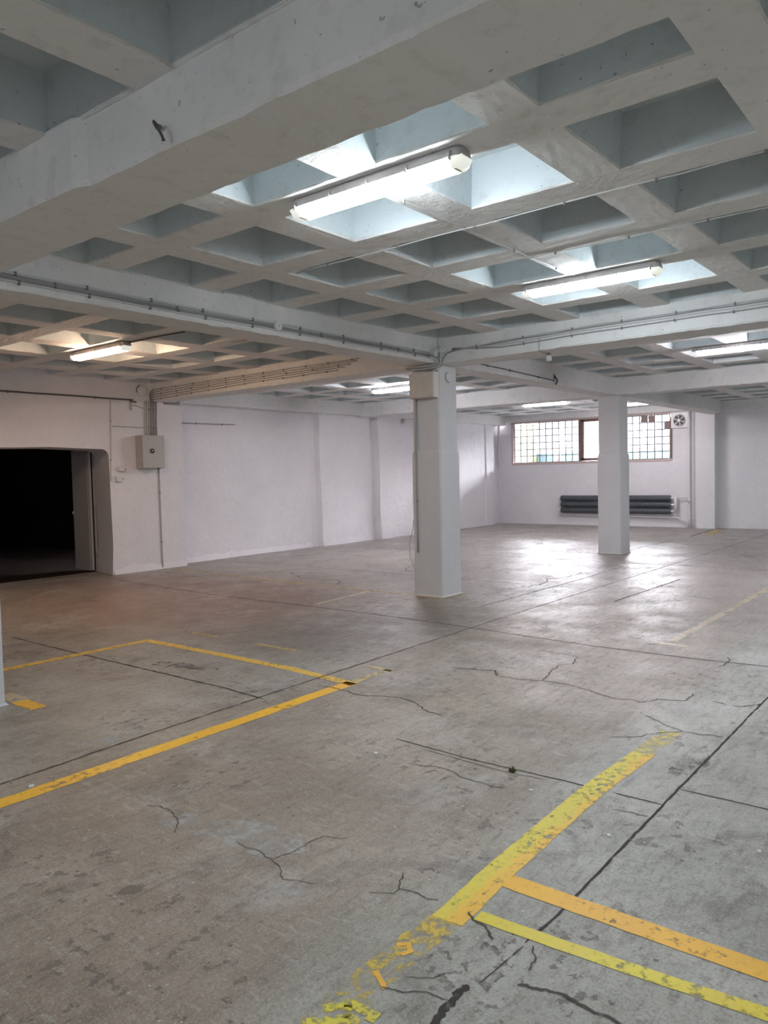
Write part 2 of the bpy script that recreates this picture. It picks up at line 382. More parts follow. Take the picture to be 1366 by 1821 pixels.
def crack(pts, w=.006):
    P = [Vector((p[0], p[1], 0)) for p in pts]
    for _ in range(3):
        Q = [P[0]]
        for a, b_ in zip(P, P[1:]):
            d = b_ - a; n = Vector((-d.y, d.x, 0))
            Q.append(a.lerp(b_, .5) + n * random.uniform(-.13, .13)); Q.append(b_)
        P = Q
    ribbon('crack', P, w, M_crack, .0021, jit=.7, step=.05)
for pts, w in [
    ([(-2.839, -2.358), (-2.81, -2.426), (-2.959, -2.523), (-2.888, -2.869), (-2.919, -3.209), (-3.024, -3.471), (-3.018, -3.68), (-2.867, -3.748), (-2.806, -3.924), (-2.608, -3.906)], .010),
    ([(-2.723, -4.064), (-2.73, -4.269), (-2.596, -4.35)], .009),
    ([(-2.888, -2.869), (-2.617, -2.812), (-2.406, -2.772), (-2.275, -2.847), (-2.054, -2.792), (-2.008, -2.657), (-1.997, -2.384)], .010),
    ([(-3.226, -3.757), (-3.386, -3.965), (-3.457, -4.101), (-3.412, -4.326)], .008),
    ([(-3.789, -3.783), (-3.692, -3.922), (-3.545, -4.006), (-3.457, -4.101)], .008),
    ([(-5.995, -2.978), (-5.998, -3.101), (-6.017, -3.225), (-5.893, -3.246), (-5.73, -3.263), (-5.685, -3.357)], .004),
    ([(-6.017, -3.225), (-6.059, -3.324), (-6.102, -3.374), (-6.042, -3.508)], .004),
    ([(-5.781, -3.733), (-5.881, -3.792), (-5.866, -3.861), (-5.862, -3.963)], .005),
    ([(-5.881, -3.792), (-5.923, -3.796), (-5.968, -3.71)], .004),
    ([(-5.862, -4.09), (-5.896, -4.163), (-5.952, -4.251)], .008),
    ([(-4.819, -3.075), (-4.788, -3.171), (-4.785, -3.303), (-4.823, -3.419), (-4.806, -3.649)], .006),
    ([(-6.011, -2.319), (-5.974, -2.451), (-6.024, -2.591), (-6.11, -2.685)], .005),
    ([(-3.965, -1.516), (-3.943, -1.75), (-3.965, -1.911), (-3.858, -2.21), (-3.937, -2.486), (-4.018, -2.729)], .009),
    ([(-6.11, -4.43), (-6.09, -4.485), (-6.074, -4.6), (-6.085, -4.745), (-6.12, -4.9)], .013),
    ([(-4.74, -4.181), (-4.715, -4.347)], .006),
    ([(-6.025, -4.422), (-5.953, -4.413), (-5.899, -4.374)], .005),
    ([(-6.286, -4.127), (-6.163, -4.242)], .004),
    ([(-6.371, -4.095), (-6.352, -4.161), (-6.296, -4.299)], .005),
    ([(-2.924, -2.068), (-2.816, -2.414), (-2.94, -2.515)], .011),
    ([(-1.383, -3.822), (-1.568, -3.862), (-1.741, -3.845)], .010),
    ([(.2, 2.0), (.6, 2.4), (.5, 3.1), (.9, 3.7)], .014),
    ([(1.6, .9), (2.1, 1.3), (2.0, 2.1), (2.5, 2.4)], .016),
    ([(.9, -.3), (1.4, -.5), (2.2, -.35), (3.1, -.5)], .016)]:
    crack(pts, w)

def blob(name, c, rx, ry, rot, mat, label, z=.0009):
    bm = bmesh.new(); n = 28; vs = []
    ph = [random.uniform(0, 6.28) for _ in range(4)]
    for k in range(n):
        a = 2 * math.pi * k / n
        r = 1 + .22 * math.sin(2 * a + ph[0]) + .16 * math.sin(3 * a + ph[1]) + .1 * math.sin(5 * a + ph[2]) + .08 * math.sin(9 * a + ph[3])
        x, y = rx * r * math.cos(a), ry * r * math.sin(a)
        vs.append(bm.verts.new((c[0] + x * math.cos(rot) - y * math.sin(rot), c[1] + x * math.sin(rot) + y * math.cos(rot), z)))
    bm.faces.new(vs)
    o = obj(name, bm, mat, floor); o['label'] = label
blob('floor_stain', (-3.93, -4.30), .26, .07, .1, M_stain, 'dark oily stain beside the right-hand joint')
blob('floor_stain', (-6.08, -4.31), .10, .05, .6, M_stain, 'dark scuffed patch beside the yellow line end')
blob('floor_stain', (-4.15, -.10), .10, .28, .3, M_stain, 'dark scuff marks beside the joint at the left')
blob('lime_splash', (-5.7, -1.3), .28, .10, .1, M_lime, 'white lime splash beside the left joint')
blob('lime_splash', (-3.75, -1.15), .12, .22, .2, M_lime, 'white lime splash by the line corner')
blob('lime_splash', (-5.95, -2.9), .14, .34, .2, M_lime, 'pale scraped patch in the foreground')
blob('lime_splash', (-6.16, -3.45), .06, .07, .2, M_lime, 'small round pale patch in the foreground')
blob('lime_splash', (-3.0, -1.0), .30, .12, .2, M_lime, 'white smear near the cross stroke')

# ------------------------------------------------------------------ waffle ceiling
bays_x = [(-12.3, -6.12, [-6.85 - .986 * k for k in range(6)]),
          (-5.66, .03, [-5.523 + .986 * k for k in range(6)]),
          (.50, 5.95, [.51 + .986 * k for k in range(6)]),
          (6.40, 12.95, [6.66 + .986 * k for k in range(7)])]
bays_y = [(-12.3, -6.10, [-11.95 + .988 * k for k in range(6)]),
          (-5.70, .03, [-.645 - .988 * k for k in range(6)]),
          (.42, 6.32, [.653 + .988 * k for k in range(6)])]
bm = bmesh.new()
W = .72
def j(a=.006): return random.uniform(-a, a)
for (bx0, bx1, xs) in bays_x:
    for (by0, by1, ys) in bays_y:
        xs_ = sorted((max(x, bx0 + .002), min(x + W, bx1 - .002)) for x in xs if x < bx1 - .15)
        ys_ = sorted((max(y, by0 + .002), min(y + W, by1 - .002)) for y in ys if y < by1 - .15)
        gx = [bx0 - .15] + [v for p in xs_ for v in p] + [bx1 + .15]
        gy = [by0 - .15] + [v for p in ys_ for v in p] + [by1 + .15]
        V = [[bm.verts.new((x + j(), y + j(), RZ + j(.003))) for y in gy] for x in gx]
        for a in range(len(gx) - 1):
            for c in range(len(gy) - 1):
                q = (V[a][c], V[a + 1][c], V[a + 1][c + 1], V[a][c + 1])
                if a % 2 == 1 and c % 2 == 1:      # a coffer
                    cx = (gx[a] + gx[a + 1]) / 2; cy = (gy[c] + gy[c + 1]) / 2
                    r1 = []; r2 = []
                    for v in q:
                        dx = math.copysign(1, v.co.x - cx); dy = math.copysign(1, v.co.y - cy)
                        r1.append(bm.verts.new((v.co.x - dx * .006, v.co.y - dy * .006, RZ + .014)))
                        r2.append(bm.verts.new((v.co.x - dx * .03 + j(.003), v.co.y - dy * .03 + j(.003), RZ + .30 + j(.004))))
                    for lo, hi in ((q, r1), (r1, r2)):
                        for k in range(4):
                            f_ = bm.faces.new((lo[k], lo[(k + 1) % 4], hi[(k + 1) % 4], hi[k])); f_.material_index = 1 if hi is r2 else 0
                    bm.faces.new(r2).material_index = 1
                else: bm.faces.new(q)
es = [e for e in bm.edges if all(v.co.z < RZ + .02 for v in e.verts)]
bmesh.ops.subdivide_edges(bm, edges=es, cuts=7, use_grid_fill=True)
for v in bm.verts:
    if v.co.z < RZ + .02:
        q = 2.4 if random.random() > .93 else 1
        v.co.x += random.uniform(-.0028, .0028) * q; v.co.y += random.uniform(-.0028, .0028) * q; v.co.z += random.uniform(-.001, .0016)
# top skin closes the slab
sheet(bm, -12.5, 13.5, -12.5, 6.9, 3.75)
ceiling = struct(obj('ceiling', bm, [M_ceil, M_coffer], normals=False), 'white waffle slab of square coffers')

def beam(axis, a0, a1, c0, c1, z0=SZ, z1=RZ + .02, label=None, chip=.009, fat=None):
    """beam along axis from a0 to a1, between c0 and c1 across; edges are chipped"""
    bm = bmesh.new(); n = int((a1 - a0) / .09); prev = None
    for i in range(n + 1):
        a = a0 + (a1 - a0) * i / n
        c = lambda: random.uniform(-chip, chip) * (1 if random.random() > .12 else 2.2)
        f = fat(a) if fat else 0
        e1, e2 = c(), c()
        sec = [(c0 - f, z1), (c0 - f, z0 + .02 + e1), (c0 + .012 - f, z0 + c() * .4), (c1 - .012, z0 + c() * .4), (c1, z0 + .02 + e2), (c1, z1)]
        ring = [bm.verts.new((a, s, z) if axis == 'x' else (s, a, z)) for s, z in sec]
        if prev:
            for k in range(5): bm.faces.new((prev[k], prev[k + 1], ring[k + 1], ring[k]))
        else: bm.faces.new(ring)
        prev = ring
    bm.faces.new(prev)
    o = obj('ceiling_beam', bm, M_beam, ceiling)
    if label: o['label'] = label
    return o
fatf = lambda y: .035 if y > -2.12 else (.035 * max(0, (y + 2.18) / .06))
beam('y', -12.3, 6.25, -6.12, -5.66, label='wide white beam crossing the top of the view', fat=fatf)
beam('y', -12.3, .03, .03, .50, label='white beam with cables, right of the near pillar')
beam('y', .42, 6.25, .03, .46, label='beam with cables from the near pillar to the left wall')
beam('y', -12.3, 6.4, 5.95, 6.40, label='beam over the far pillar')
for (x0, x1, lb) in ((-12.3, -6.12, 'beam left of the wide beam'), (-5.66, .03, 'beam with cable run from the left to the near pillar'), (.03, 5.95, 'beam between the two pillars'), (6.40, 12.85, 'beam from the far pillar to the window wall')):
    beam('x', x0, x1, .03, .42, label=lb)
    beam('x', x0, x1, -6.10, -5.70)
beam('x', .67, 12.9, 6.34, 6.8, z0=3.03, chip=.003)
beam('y', .2, 6.5, 12.93, 13.3, z0=3.125, chip=.003)
beam('y', -12.2, .15, 13.02, 13.4, z0=3.11, chip=.003)

# ------------------------------------------------------------------ walls
def wavy_wall(name, fn, u0, u1, z0, z1, mat, nu, nz, parent=None):
    bm = bmesh.new()
    V = [[bm.verts.new(fn(u0 + (u1 - u0) * i / nu, z0 + (z1 - z0) * k / nz)) for k in range(nz + 1)] for i in range(nu + 1)]
    for i in range(nu):
        for k in range(nz): bm.faces.new((V[i][k], V[i + 1][k], V[i + 1][k + 1], V[i][k + 1]))
    return bm

# left wall: plan profile (x, y) extruded up; the doorway is cut as a rounded outline
def prism(bm, outline, z0, z1):
    lo = [bm.verts.new((x, y, z0)) for x, y in outline]; hi = [bm.verts.new((x, y, z1)) for x, y in outline]
    n = len(outline)
    for i in range(n): bm.faces.new((lo[i], lo[(i + 1) % n], hi[(i + 1) % n], hi[i]))
    bm.faces.new(lo[::-1]); bm.faces.new(hi)

bm = bmesh.new()
# panel with the doorway: outline in x,z, thickness y 6.2 -> 6.95
XL, XR, ZT = -3.15, -.85, 2.14
arc = []
for k in range(7):
    a = math.pi / 2 * k / 6
    arc.append((XR - .13 + .13 * math.sin(a) , ZT - .13 + .13 * math.cos(a)))
hole = [(XL, 0.0), (XL, ZT - .05), (XL + .05, ZT), (-2.4, ZT + .01), (-1.9, ZT + .025), (-1.4, ZT + .01)] + arc + [(XR + .01, 1.2), (XR + .02, .5), (XR - .01, 0.0)]
top = hole[1:-3]                       # left shoulder, lintel and rounded corner
for y, sh in ((6.20, 0), (6.95, .17)):
    def P(x, z): return bm.verts.new((x + (sh if x > -2 else 0), y, z))
    h = [P(x, z) for x, z in top]; u = [P(x, 3.4) for x, z in top]
    for a in range(len(top) - 1):
        if abs(top[a][0] - top[a + 1][0]) > 1e-4: bm.faces.new((h[a], h[a + 1], u[a + 1], u[a]))
    side = [P(x, z) for x, z in hole[-3:]]
    bm.faces.new([h[-1]] + side + [bm.verts.new((.67, y, 0)), bm.verts.new((.67, y, 3.4)), u[-1]])
    bm.faces.new([P(XL, 0), h[0], u[0], bm.verts.new((-12.3, y, 3.4)), bm.verts.new((-12.3, y, 0))])
hf = [bm.verts.new((x, 6.20, z)) for x, z in hole]; hb = [bm.verts.new((x + (.17 if x > -2 else 0), 6.95, z)) for x, z in hole]
for a in range(len(hole) - 1): bm.faces.new((hf[a], hf[a + 1], hb[a + 1], hb[a]))
bm.faces.new([bm.verts.new(v) for v in ((.67, 6.2, 0), (.67, 6.95, 0), (.67, 6.95, 3.4), (.67, 6.2, 3.4))])
bmesh.ops.remove_doubles(bm, verts=bm.verts, dist=.0005)
wl = struct(obj('wall_left', bm, M_wall), 'whitewashed wall with the dark doorway')

# recessed stretch of the same wall, with its panel and pilaster
bm = bmesh.new()
prof = [(.60, 6.95), (.60, 6.56), (2.4, 6.60), (4.45, 6.62), (4.60, 6.60), (4.66, 6.48), (5.6, 6.50), (6.52, 6.56), (6.68, 6.58), (6.70, 6.40), (7.22, 6.40), (7.24, 6.50), (9.5, 6.50), (11.85, 6.50), (11.9, 6.47), (12.36, 6.47), (12.37, 6.74), (13.4, 6.74), (13.4, 6.95)]
zs = [0, .25, .5, .8, 1.2, 1.6, 2.0, 2.4, 2.8, 3.4]
V = [[bm.verts.new((x + (.012 * math.sin(3 * z + 5 * x) - .018 * (z - 1.5) * (1 if 4.4 < x < 6.8 else 0)) * (1 if 1 < x < 12 else 0), y + (.008 * math.sin(2.3 * z + x) if 1 < x < 12 else 0), z)) for z in zs] for x, y in prof]
for i in range(len(prof) - 1):
    for k in range(len(zs) - 1): bm.faces.new((V[i][k], V[i + 1][k], V[i + 1][k + 1], V[i][k + 1]))
struct(obj('wall_left_recess', bm, M_wall, smooth=False), 'long recessed whitewashed wall right of the doorway').name = 'wall_left_rear'

# window wall, with the opening
bm = bmesh.new()
WY0, WY1, WZ0, WZ1 = 1.36, 6.22, 1.85, 3.10
X0, X1 = 13.05, 13.35
box(bm, X0, X1, .62, 6.95, 0, WZ0)
box(bm, X0, X1, WY1, 6.95, WZ0, 3.4)
box(bm, X0, X1, WY0, WY1, WZ1, 3.4)
box(bm, X0, X1, .62, .90, WZ0, 3.4)
box(bm, X0, X1, .90, WY0, 3.10, 3.4)
struct(obj('wall_back', bm, M_wall), 'white wall under and around the window')
bm = bmesh.new(); box(bm, 12.80, X1, .17, .63, 0, 3.4, .008)
struct(obj('trim_1', bm, M_wall), 'white pilaster right of the window')
bm = bmesh.new(); box(bm, 13.13, X1, -12.3, .17, 0, 3.4)
struct(obj('wall_back_right', bm, M_wall), 'plain white wall at the right edge').name = 'wall_right_rear'
bm = bmesh.new(); box(bm, -12.3, 13.4, -12.5, -12.3, 0, 3.4)
struct(obj('wall_right', bm, M_wall))
bm = bmesh.new(); box(bm, -12.5, -12.3, -12.5, 6.95, 0, 3.4)
struct(obj('wall_front', bm, M_wall))
bm = bmesh.new()
sheet(bm, -12.0, 13.4, 6.93, 6.935, 3.4)
# skirting swell of plaster at the wall foot
def foot(name, pts, h, d, num):
    bm = bmesh.new(); prev = None
    P = [Vector((p[0], p[1], 0)) for p in pts]; Q = [P[0]]
    for a, b_ in zip(P, P[1:]):
        n_ = max(1, int((b_ - a).length / .12))
        for i in range(1, n_ + 1): Q.append(a.lerp(b_, i / n_))
    for i, p in enumerate(Q):
        t = (Q[min(i + 1, len(Q) - 1)] - Q[max(i - 1, 0)]).normalized(); nn = Vector((t.y, -t.x, 0))
        dd = d * random.uniform(.5, 1.3); hh = h * random.uniform(.6, 1.2)
        ring = [bm.verts.new(p + nn * dd), bm.verts.new(p + nn * dd * .6 + Vector((0, 0, hh * .45))), bm.verts.new(p + nn * -.004 + Vector((0, 0, hh)))]
        if prev:
            for k in range(2): bm.faces.new((prev[k], prev[k + 1], ring[k + 1], ring[k]))
        prev = ring
    struct(obj(name, bm, M_wall, smooth=True))
bm.free()
foot('baseboard_left', [(-.83, 6.2), (.67, 6.2)], .14, .03, 1)
foot('baseboard_rear', [(.69, 6.56), (2.4, 6.60), (4.45, 6.62)], .14, .045, 2)
foot('baseboard_panel', [(4.7, 6.48), (5.6, 6.50), (6.5, 6.56)], .16, .04, 3)
bpy.data.objects['baseboard_panel'].name = 'trim_2'
bpy.data.objects['baseboard_rear'].name = 'baseboard_back'

# storeroom behind the doorway; its darkness is painted into wall and floor colours
bm = bmesh.new()
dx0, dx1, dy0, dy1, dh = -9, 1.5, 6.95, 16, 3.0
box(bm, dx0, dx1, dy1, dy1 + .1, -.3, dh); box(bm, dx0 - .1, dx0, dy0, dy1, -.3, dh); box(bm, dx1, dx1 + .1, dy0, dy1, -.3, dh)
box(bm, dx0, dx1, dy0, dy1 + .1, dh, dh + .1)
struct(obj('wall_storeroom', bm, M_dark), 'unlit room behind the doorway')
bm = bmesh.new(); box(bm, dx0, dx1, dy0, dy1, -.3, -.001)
m, nt, b, out = new_mat('storeroom concrete darkened for shade'); b.inputs['Base Color'].default_value = (.03, .024, .02, 1); b.inputs['Roughness'].default_value = .95; b.inputs['Specular IOR Level'].default_value = .05
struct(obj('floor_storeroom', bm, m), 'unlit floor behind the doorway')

# open steel door leaf swung into the dark room
door = bpy.data.objects.new('door_1', None); COL.objects.link(door); door.location = (-.77, 6.93, 0)
struct(door, 'white steel door leaf standing open inside the dark doorway')
M_door = plain('white door enamel', (.46, .44, .45), .45, noise=.15)
bm = bmesh.new(); box(bm, -.03, 0.012, 0, .56, .03, 2.16, .004); obj('door_leaf', bm, M_door, door)
bm = bmesh.new(); box(bm, -.036, -.03, .05, .075, .05, 2.1); obj('edge_rib', bm, M_door, door)
bm = bmesh.new(); box(bm, -.05, -.03, .545, .575, 1.02, 1.07, .003); obj('latch', bm, M_door, door)
bm = bmesh.new(); box(bm, .075, .12, .05, .10, 0, 2.16, .004); obj('door_post', bm, M_door, door)
bm = bmesh.new(); box(bm, .014, .075, .06, .09, 0.03, 2.16); obj('gap_strip', bm, M_dark, door)
for z in (.32, 1.15, 1.93):
    bm = bmesh.new(); tube(bm, [(.085, .035, z - .05), (.085, .035, z + .05)], .014); box(bm, .085, .15, .03, .045, z + .02, z + .035); obj('hinge', bm, M_door, door)

# ------------------------------------------------------------------ pillars
def pillar(x, y, label, w=.455, zt=SZ + .01):
    t = thing('concrete_pillar', label, 'pillar', (x + w / 2, y + w / 2, 0), 0, 'square white concrete pillars')
    bm = bmesh.new(); h = w / 2; prev = None; ch = .018
    lev = [0, .02, .1, .4, .8, 1.2, 1.5, 1.75, 1.86, 1.885, 1.91, 2.1, 2.5, 2.8, zt]
    for z in lev:
        ins = .0 if z < 1.88 else (.008 if z < 1.9 else .017)
        hh = h - ins + random.uniform(-.0015, .0015)
        if z == 0: hh += .006
        sec = [(hh, -hh + ch), (hh, hh - ch), (hh - ch, hh), (-hh + ch, hh), (-hh, hh - ch), (-hh, -hh + ch), (-hh + ch, -hh), (hh - ch, -hh)]
        ring = [bm.verts.new((a, c, z)) for a, c in sec]
        if prev:
            for k in range(8): bm.faces.new((prev[k], prev[(k + 1) % 8], ring[(k + 1) % 8], ring[k]))
        prev = ring
    bm.faces.new(prev)
    obj('shaft', bm, M_pill, t)
    bm = bmesh.new()     # mortar collar squeezed out at the foot
    prev = None; first = None
    for k in range(24):
        a = 2 * math.pi * k / 24
        s = 1 / max(abs(math.cos(a)), abs(math.sin(a)))
        r = (h + .003) * s; o_ = random.uniform(.006, .02)
        p = [bm.verts.new((math.cos(a) * (r + o_), math.sin(a) * (r + o_), .001)), bm.verts.new((math.cos(a) * (r - .004), math.sin(a) * (r - .004), .018))]
        if prev: bm.faces.new((prev[0], p[0], p[1], prev[1]))
        else: first = p
        prev = p
    bm.faces.new((prev[0], first[0], first[1], prev[1]))
    obj('mortar_collar', bm, M_pill, t)
    return t
p1 = pillar(0, 0, 'near square white pillar with grey box and cable tangle at its top')
p2 = pillar(5.945, -.02, 'far square white pillar standing in front of the window and radiator')
p3 = pillar(-6.05, 0.01, 'white pillar cut off at the left edge of the photo')
for (x, y) in ((-6.05, -6.12), (0, -6.12), (5.945, -6.12)):
    pillar(x, y, 'square white pillar of the second row, outside the view')['group'] = 'pillars outside the view'

# ------------------------------------------------------------------ lamps
def lamp(x, y, label, mat, L=1.27, group='batten lamps on the ceiling'):
    t = thing('batten_lamp', label, 'lamp', (x, y, RZ), 0, group)
    h = L / 2
    def rnd(hw, hl, r, n=5):
        out = []
        for cx, cy, a0 in ((hw - r, hl - r, 0), (-hw + r, hl - r, 90), (-hw + r, -hl + r, 180), (hw - r, -hl + r, 270)):
            for k in range(n + 1):
                a = math.radians(a0 + 90 * k / n); out.append((cx + r * math.cos(a), cy + r * math.sin(a)))
        return out
    def loft(bm, levels):
        prev = None
        for z, hw, hl, r in levels:
            ring = [bm.verts.new((a, c, z)) for a, c in rnd(hw, hl, r)]
            if prev:
                m_ = len(ring)
                for k in range(m_): bm.faces.new((prev[k], prev[(k + 1) % m_], ring[(k + 1) % m_], ring[k]))
            else: bm.faces.new(ring)
            prev = ring
        bm.faces.new(prev)
    bm = bmesh.new(); loft(bm, [(-.002, .050, h - .03, .03), (-.012, .060, h - .012, .035), (-.05, .066, h - .004, .04), (-.056, .070, h, .045)])
    obj('housing', bm, M_house, t, smooth=True)
    bm = bmesh.new()   # glowing middle stretch of the cover: trapezoid section
    prev = None
    for yy in (-h + .075, h - .085):
        ring = [bm.verts.new(v) for v in ((-.066, yy, -.056), (-.062, yy, -.075), (-.045, yy, -.108), (.045, yy, -.108), (.062, yy, -.075), (.066, yy, -.056))]
        if prev:
            for k in range(5): bm.faces.new((prev[k], prev[k + 1], ring[k + 1], ring[k]))
        prev = ring
    obj('lamp_cover', bm, mat, t)
    for s, l0 in ((-1, h - .075), (1, h - .085)):
        bm = bmesh.new(); prev = None
        for f, yy in ((1, l0), (1, l0 + .03), (.85, h - .018), (.55, h - .004)):
            ring = [bm.verts.new(v) for v in ((-.066 * (f if f > .8 else .8), s * yy, -.056), (-.062 * f, s * yy, -.075), (-.045 * f, s * yy, -.056 - .052 * f), (.045 * f, s * yy, -.056 - .052 * f), (.062 * f, s * yy, -.075), (.066 * (f if f > .8 else .8), s * yy, -.056))]
            if prev:
                for k in range(5): bm.faces.new((prev[k], prev[k + 1], ring[k + 1], ring[k]))
            prev = ring
        bm.faces.new(prev)
        o = obj('cover_end', bm, M_clear, t, smooth=True)
        bm = bmesh.new(); box(bm, -.03, .03, s * (l0 + .012) - .008, s * (l0 + .012) + .008, -.1085, -.085); obj('tube_socket', bm, M_socket, t)
    for k in range(5):
        yy = -h + .07 + (L - .14) * k / 4
        for s in (-1, 1):
            bm = bmesh.new()
            tube(bm, [(s * .064, yy, -.028), (s * .073, yy, -.045), (s * .074, yy, -.066), (s * .066, yy, -.074)], [.006, .008, .008, .006], 6)
            obj('clip', bm, M_ltgrey, t)
    return t
lamp(-4.67, -2.77, 'large lit batten lamp nearest the camera, white light', M_cool)
lamp(-1.72, -2.77, 'lit batten lamp right of the nearest lamp, one bay row further', M_cool)
lamp(-2.68, 3.36, 'lit batten lamp with warm orange glow above the doorway side', M_warm)
lamp(3.63, 3.44, 'lit batten lamp partly hidden behind the near pillar', M_rose)
lamp(9.02, 3.05, 'small lit batten lamp in front of the window', M_soft)
lamp(3.28, -2.77, 'lit batten lamp cut off at the right edge of the photo', M_rose)
lamp(10.9, 1.62, 'lit batten lamp almost hidden behind the far pillar', M_soft)
for (x, y, m_) in ((9.2, -3.0, M_cool), (3.3, -9, M_cool), (-1.7, -9, M_cool), (-4.67, -9.0, M_cool), (-9.3, -9.0, M_cool), (-10.4, -2.8, M_cool), (-7.6, -8.3, M_rose)):  # unseen lamps added to fill the hall with light
    lamp(x, y, 'batten lamp added as fill light, outside the view', m_, group='added fill lamps outside the view')

# ------------------------------------------------------------------ cables
def run(name, label, cat, pts, r=.007, mat=None, clip=None, clipmat=None, wob=.004, group=None, face='y', smoothn=6, straight=True):
    """one cable: a tube through pts with a little slack, and clips (children) along it"""
    P = []
    if straight:
        for a, b_ in zip(pts, pts[1:]):
            a, b_ = Vector(a), Vector(b_); n = max(1, int((b_ - a).length / .25))
            for i in range(n): P.append(a.lerp(b_, i / n) + (Vector((0, 0, random.uniform(-wob, wob))) if i else Vector()))
        P.append(Vector(pts[-1]))
    else: P = smooth_path(pts, smoothn)
    bm = bmesh.new(); tube(bm, P, r, 7); o = obj(name, bm, mat or M_cable)
    tag(o, label, cat, group)
    if clip:
        total = [Vector(p) for p in pts]
        for a, b_ in zip(total, total[1:]):
            L = (b_ - a).length; n = int(L / clip)
            for i in range(n):
                p = a.lerp(b_, (i + .5) / max(n, 1) + random.uniform(-.02, .02) / max(L, .1))
                bm = bmesh.new(); s = r + .005
                if face == 'y': box(bm, p.x - .007, p.x + .007, p.y - s, p.y + r, p.z - s - .006, p.z + s, .002)
                elif face == 'x': box(bm, p.x - s, p.x + r, p.y - .007, p.y + .007, p.z - s - .006, p.z + s, .002)
                else: box(bm, p.x - s, p.x + s, p.y - s, p.y + r, p.z - .007, p.z + .007, .002)
                obj('clip', bm, clipmat or M_clip, o)
    return o
gA = 'cables along the beam left of the near pillar'
for k, (z, mm, rr) in enumerate(((3.118, M_cable, .009), (3.092, M_cable_g, .008), (3.078, M_cable_g, .007), (3.057, M_cable, .008))):
    run('cable', ['topmost white cable on the beam left of the near pillar', 'grey cable second from the top on the beam left of the near pillar', 'grey cable third from the top on the beam left of the near pillar', 'lowest white clipped cable on the beam left of the near pillar'][k], 'cable',
        [(-5.65, .018 - (.006 if k == 1 else 0), z + .004), (-3.4, .018, z - .006), (-2.8, .018, z), (-.16, .018, z)], rr, mm, .55 if k in (0, 3) else .9, face='y', group=gA)
gB = 'cables along the beam right of the near pillar'
for k, z in enumerate((3.205, 3.185, 3.16, 3.128)):
    run('cable', ['topmost', 'second', 'third', 'lowest'][k] + ' thin cable on the beam right of the near pillar', 'cable',
        [(.02, -5.6, z + .012), (.02, -3.8, z + .006), (.02, -2.1, z - .004), (.02, -.9, z - .030), (.02, -.2, 3.13 + .012 * k)], .007, M_cable_g if k % 2 else M_cable, .52 if k in (0, 3) else None, face='x', group=gB)
gP = 'cables along the pinkish beam towards the wall cabinet'
for k, z in enumerate((3.215, 3.185, 3.155, 3.125, 3.09)):
    run('cable', ['topmost', 'second', 'third', 'fourth', 'lowest'][k] + ' cable along the beam leading to the wall cabinet', 'cable',
        [(.02, 1.25 + .12 * k, z), (.02, 3.5, z - .004), (.02, 6.1, z - .02 - .012 * k)], .0055, M_cable_g, .42 if k in (0, 2, 4) else None, face='x', group=gP)
# loops in the corner above the near pillar
gC = 'looped cables at the top of the near pillar'
C_ = [[(-.16, .018, 3.118), (-.12, .005, 3.15), (-.06, -.005, 3.17), (-.005, -.03, 3.14), (-.02, -.05, 3.02), (-.03, -.02, 2.96), (-.03, .15, 2.945), (-.03, .45, 2.95)],
      [(-.16, .018, 3.092), (-.09, .0, 3.085), (-.03, -.03, 3.04), (-.035, -.03, 2.985), (-.035, .05, 2.968), (-.035, .48, 2.968)],
      [(-.16, .018, 3.057), (-.10, .0, 3.06), (-.05, -.02, 3.01), (-.04, .02, 2.985), (-.045, .2, 2.982), (-.045, .5, 2.985)],
      [(.02, -.2, 3.13), (.015, -.12, 3.11), (.0, -.07, 3.05), (-.02, -.045, 2.98), (-.03, .05, 2.93), (-.03, .2, 2.90), (-.04, .25, 2.88)],
      [(.02, .02, 3.30), (.02, .01, 3.24), (.0, -.02, 3.19), (-.03, -.015, 3.13)],
      [(-.06, .0, 3.11), (-.02, -.03, 3.08), (0, -.05, 3.02), (-.02, -.04, 2.95), (-.04, .1, 2.92), (-.05, .12, 2.885)],
      [(.02, -.065, 3.16), (.005, -.04, 3.09), (-.01, -.04, 3.0), (-.03, -.01, 2.93), (-.05, .06, 2.90), (-.05, .07, 2.88)]]
nm = ['long cable loop crossing the pillar corner towards the left', 'grey cable bending round the pillar top', 'lowest cable bending round the pillar top', 'cable dropping from the right-hand run into the box', 'short cable coming down from the ceiling rib', 'cable from the left junction box into the box', 'cable from the right junction box into the box']
for k, pts in enumerate(C_):
    run('cable', nm[k], 'cable', pts, .011 if k < 4 else .008, M_cable if k % 2 == 0 else M_cable_g, straight=False, group=gC)
def jbox(c, axis, r, label, mat=M_whitep, d=.035):
    """round junction box: base ring, domed lid, screw"""
    t = thing('junction_box', label, 'junction box', c, 0, 'round junction boxes')
    s = {'x': Vector((1, 0, 0)), 'y': Vector((0, 1, 0))}[axis]
    bm = bmesh.new(); tube(bm, [s * 0, -s * d], r, 20); obj('base', bm, mat, t)
    bm = bmesh.new(); tube(bm, [-s * d, -s * (d + .008), -s * (d + .012)], [r * 1.06, r * 1.04, r * .9], 20); obj('lid', bm, mat, t)
    bm = bmesh.new(); tube(bm, [-s * (d + .012), -s * (d + .015)], r * .12, 8); obj('screw', bm, M_clip, t)
    return t
jbox((-.065, .03, 3.115), 'y', .042, 'left one of the two round junction boxes above the near pillar')
jbox((.03, -.07, 3.165), 'x', .042, 'right one of the two round junction boxes above the near pillar')
jbox((-2.79, .03, 3.093), 'y', .046, 'round junction box midway along the left cable run')
